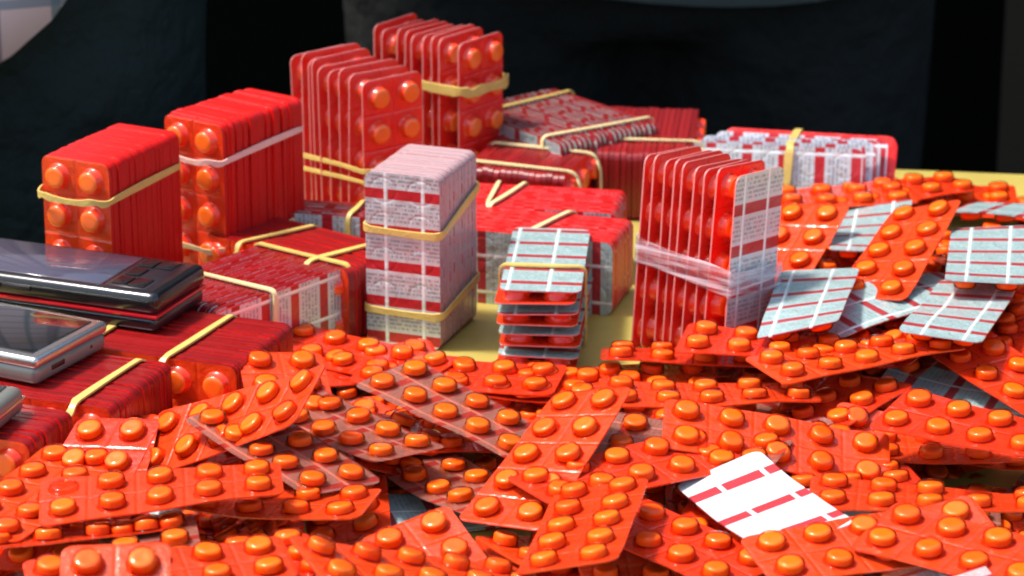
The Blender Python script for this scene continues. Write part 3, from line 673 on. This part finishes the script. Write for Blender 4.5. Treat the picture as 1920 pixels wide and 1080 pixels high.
('','s',-187.7,-339.4,3.6,(0.5778,0.0279,-0.0118,0.8156),0,61,28,1072),
('','s',0.8,-336.7,7.4,(0.9916,0.0100,0.0036,0.1291),0,99,963,1049),
('','s',4.7,-161.4,2.7,(0.6826,0.0120,0.0070,0.7306),0,479,980,757),
('','s',272.9,65.0,2.3,(0.7034,-0.0095,-0.0132,-0.7106),0,52,1982,452),
('','s',-99.0,-299.1,4.9,(0.7359,0.0191,0.0283,-0.6762),0,227,483,986),
('','s',-119.8,-246.3,13.7,(0.7096,-0.0504,-0.1230,0.6919),2.5,441,405,851),
('','s',-43.8,-230.7,12.3,(0.9954,-0.0547,-0.0069,0.0779),-2,769,759,830),
('','s',159.8,-326.1,13.7,(0.1528,0.0140,0.0741,0.9854),-3,60,1747,999),
('','s',53.4,-260.1,13.4,(0.5638,-0.0111,0.0181,-0.8257),0,454,1210,877),
('','s',193.8,-75.5,18.4,(0.0626,-0.0842,-0.0216,0.9942),-2,431,1756,569),
('','s',153.0,-116.6,11.1,(0.5292,-0.0543,-0.1041,0.8403),-2,796,1605,655),
('','s',-164.1,-273.2,11.2,(0.6737,0.0835,0.0277,-0.7337),4,501,184,910),
('','s',114.3,-224.5,10.7,(0.5687,-0.0235,0.0028,-0.8222),-2,246,1480,826),
('','s',126.7,-339.0,11.7,(0.9823,0.0302,0.0196,-0.1837),-2,124,1590,1034),
('','s',159.9,-38.9,13.4,(0.6394,0.0947,0.0662,0.7601),2.5,424,1601,540),
('','s',145.3,-293.4,12.5,(0.0659,0.0170,0.0060,0.9977),0,204,1657,941),
('','s',235.1,-72.4,26.4,(0.7616,0.0007,-0.1323,0.6344),2.5,319,1926,534),
('','s',219.2,-14.3,19.9,(0.6573,-0.0933,0.0367,0.7469),0,152,1826,483),
('','s',69.6,-359.7,13.5,(0.0374,-0.0726,0.0252,-0.9963),-2,1504,1312,1068),
('','s',32.0,-332.6,10.8,(0.9586,-0.0434,0.0534,0.2764),2.5,1010,1118,1025),
('','f',-83.7,-234.3,11.6,(0.9979,0.0139,-0.0561,-0.0284),0,154,575,839),
('','s',-125.0,-330.7,12.1,(0.2934,0.0283,-0.0951,-0.9508),0,401,342,1015),
('','s',176.7,-229.8,10.2,(0.9675,-0.0371,-0.0064,-0.2501),-3,273,1767,837),
]
CLEAR = {'P6', 'P7', 'P10', 'P16', 'P41', 'P30'}
LABEL = {
 'P1': 'bright orange pack leaning on the tape wrapped bundle, tablets facing out',
 'P2': 'reddish pack with six tablets showing, sloping down beside the leaning orange one',
 'P3': 'orange pack propped up at the back of the heap, below the foil fronted bundle',
 'P4': 'tilted orange pack with four tablets showing at the far left of the heap',
 'P4b': 'steeply tilted orange pack leaning over the dark red bundle at left',
 'P5': 'wide pack with ten tablets showing, lying level at the left of the heap',
 'P6': 'clear curled pack just past the end of the wide ten tablet pack',
 'P7': 'clear film pack with nine tablets, slanting down in front of the white bundle',
 'P8': 'smooth orange pack tilted to the camera in the middle of the heap',
 'P9': 'long orange pack with two columns of tablets near the bottom centre',
 'P10': 'clear curved pack of ten tablets with its near edge over a foil strip',
 'P11': 'orange pack with three tablets in its near column, left of the foil strip',
 'P12': 'orange pack with three domed tablets at the bottom, left of the long pack',
 'P13': 'orange pack at the bottom edge, left of the paler pink one',
 'P13b': 'paler pinkish pack overlapping two orange ones at the bottom edge',
 'P14': 'nearest orange pack in the bottom left corner, catching a white glare',
 'P16': 'clear pack under the wide ten tablet pack, five tablets showing',
 'P17': 'pack seen nearly edge on at the foot of the tape wrapped bundle',
 'P18': 'pack seen nearly edge on, second below the tape wrapped bundle',
 'P19': 'orange pack at the right with seven tablets, below the big foil pair',
 'P20': 'arched orange pack above the bright white foil pack',
 'P21': 'long arched pack at the bottom right, below the bright white foil pack',
 'P23': 'pack directly below the foil pack that leans by the tape wrapped bundle',
 'P24': 'pack slanting up to the right below the crossed foil packs',
 'P25': 'wide curved pack at the right, edge towards the camera, right of the arched one',
 'P26': 'pack lying level at right between the curved pack and the long arched pack',
 'F1': 'foil side up pack leaning beside the tape wrapped bundle, printed with red dashes',
 'F2': 'foil side up pack slanting behind the diagonal foil pack',
 'F3': 'foil side up pack lying diagonally at right, near edge curled',
 'F4': 'foil side up pack at the right edge with a bright near margin',
 'F5': 'bright white foil side up pack with broad red bars at lower right',
 'F6': 'foil side up pack showing as a pale blue strip under the clear curved pack',
 'F7': 'foil side up pack at the bottom edge, lower right corner',
 'F8': 'foil side up pack at the far right just in front of the bare yellow table',
 'F9': 'foil side up pack between the leaning orange pack and the reddish one',
 'F11': 'grey foil pack just behind the right corner of the bright white one',
 'F12': 'crumpled foil piece showing above the seven tablet pack at right',
 'P27': 'orange pack at the left margin, second row from the bottom',
 'P28': 'orange pack in the bottom right corner',
 'P29': 'orange pack tucked behind the top corner of the bright white foil pack',
 'P32': 'orange pack at the right margin above the seven tablet pack',
 'P33': 'orange pack on the yellow table behind the heap, right of the white foil bundle',
 'P34': 'farthest right orange pack lying on the bare yellow table',
 'P35': 'pack lying along the foot of the white foil bundle at the back',
 'P36': 'pack on top of others behind the reddish pack, near the table edge',
 'P37': 'pink glinting pack at the back of the heap beside the white bundle foot',
 'P40': 'pack lying flat at the edge of the bare yellow patch in the middle',
 'P44': 'orange pack at the bottom edge right of the glaring corner pack',
 'P46': 'curled pack under the near corner of the wide ten tablet pack',
}
SHORT = {'P1': 'the leaning orange pack by the tape', 'P2': 'the sloping reddish pack', 'P3': 'the propped up orange pack', 'P4': 'the tilted far left pack', 'P4b': 'the steep pack by the dark bundle',
 'P5': 'the wide ten tablet pack', 'P6': 'the clear curled pack', 'P7': 'the slanting clear film pack', 'P8': 'the smooth orange middle pack', 'P9': 'the long two column pack', 'P10': 'the clear curved pack',
 'P11': 'the pack beside the foil strip', 'P12': 'the three domed tablet pack', 'P13': 'the bottom edge orange pack', 'P13b': 'the paler pink pack', 'P14': 'the nearest corner pack', 'P16': 'the clear five tablet pack',
 'P17': 'the edge on pack at the taped bundle', 'P18': 'the lower edge on pack', 'P19': 'the seven tablet pack at right', 'P20': 'the arched orange pack', 'P21': 'the long arched pack', 'P24': 'the pack slanting up below the foils',
 'P25': 'the wide curved pack at right', 'P26': 'the level pack at right', 'F1': 'the foil pack by the tape', 'F3': 'the diagonal foil pack', 'F4': 'the right edge foil pack', 'F5': 'the bright white foil pack', 'F8': 'the far right foil pack', 'P35': 'the pack under the white foil bundle'}
SPOT = {k: (px, py) for k, _, _, _, _, _, _, _, px, py in LOOSE if k in SHORT}
used = set()
def zone(px, py, kind):
    """tells a half buried pack by the nearest pack that stands out"""
    f = 'foil side up pack' if kind == 'f' else 'orange pack'
    for k in sorted(SPOT, key=lambda q: math.hypot(SPOT[q][0]-px, 2*(SPOT[q][1]-py))):
        dx, dy = px-SPOT[k][0], 2*(py-SPOT[k][1])
        rel = ('right of' if dx > 0 else 'left of') if abs(dx) > abs(dy) else ('below' if dy > 0 else 'above')
        lab = f+' half buried just '+rel+' '+SHORT[k]
        if lab not in used: used.add(lab); return lab
for key, kind, x, y, z, q, kap, n, px, py in LOOSE:
    lab = LABEL.get(key) or zone(px, py, kind); grp = 'loose packs of the heap'
    film = 'film_clear' if key in CLEAR or (key == '' and random.random() < .2) else 'film'
    loose_pack(kind, (x/1000, y/1000, z/1000), q, kap, lab, grp, film, foil='foil_bright' if key == 'F5' else 'foil_white' if key == 'F7' else 'foil')
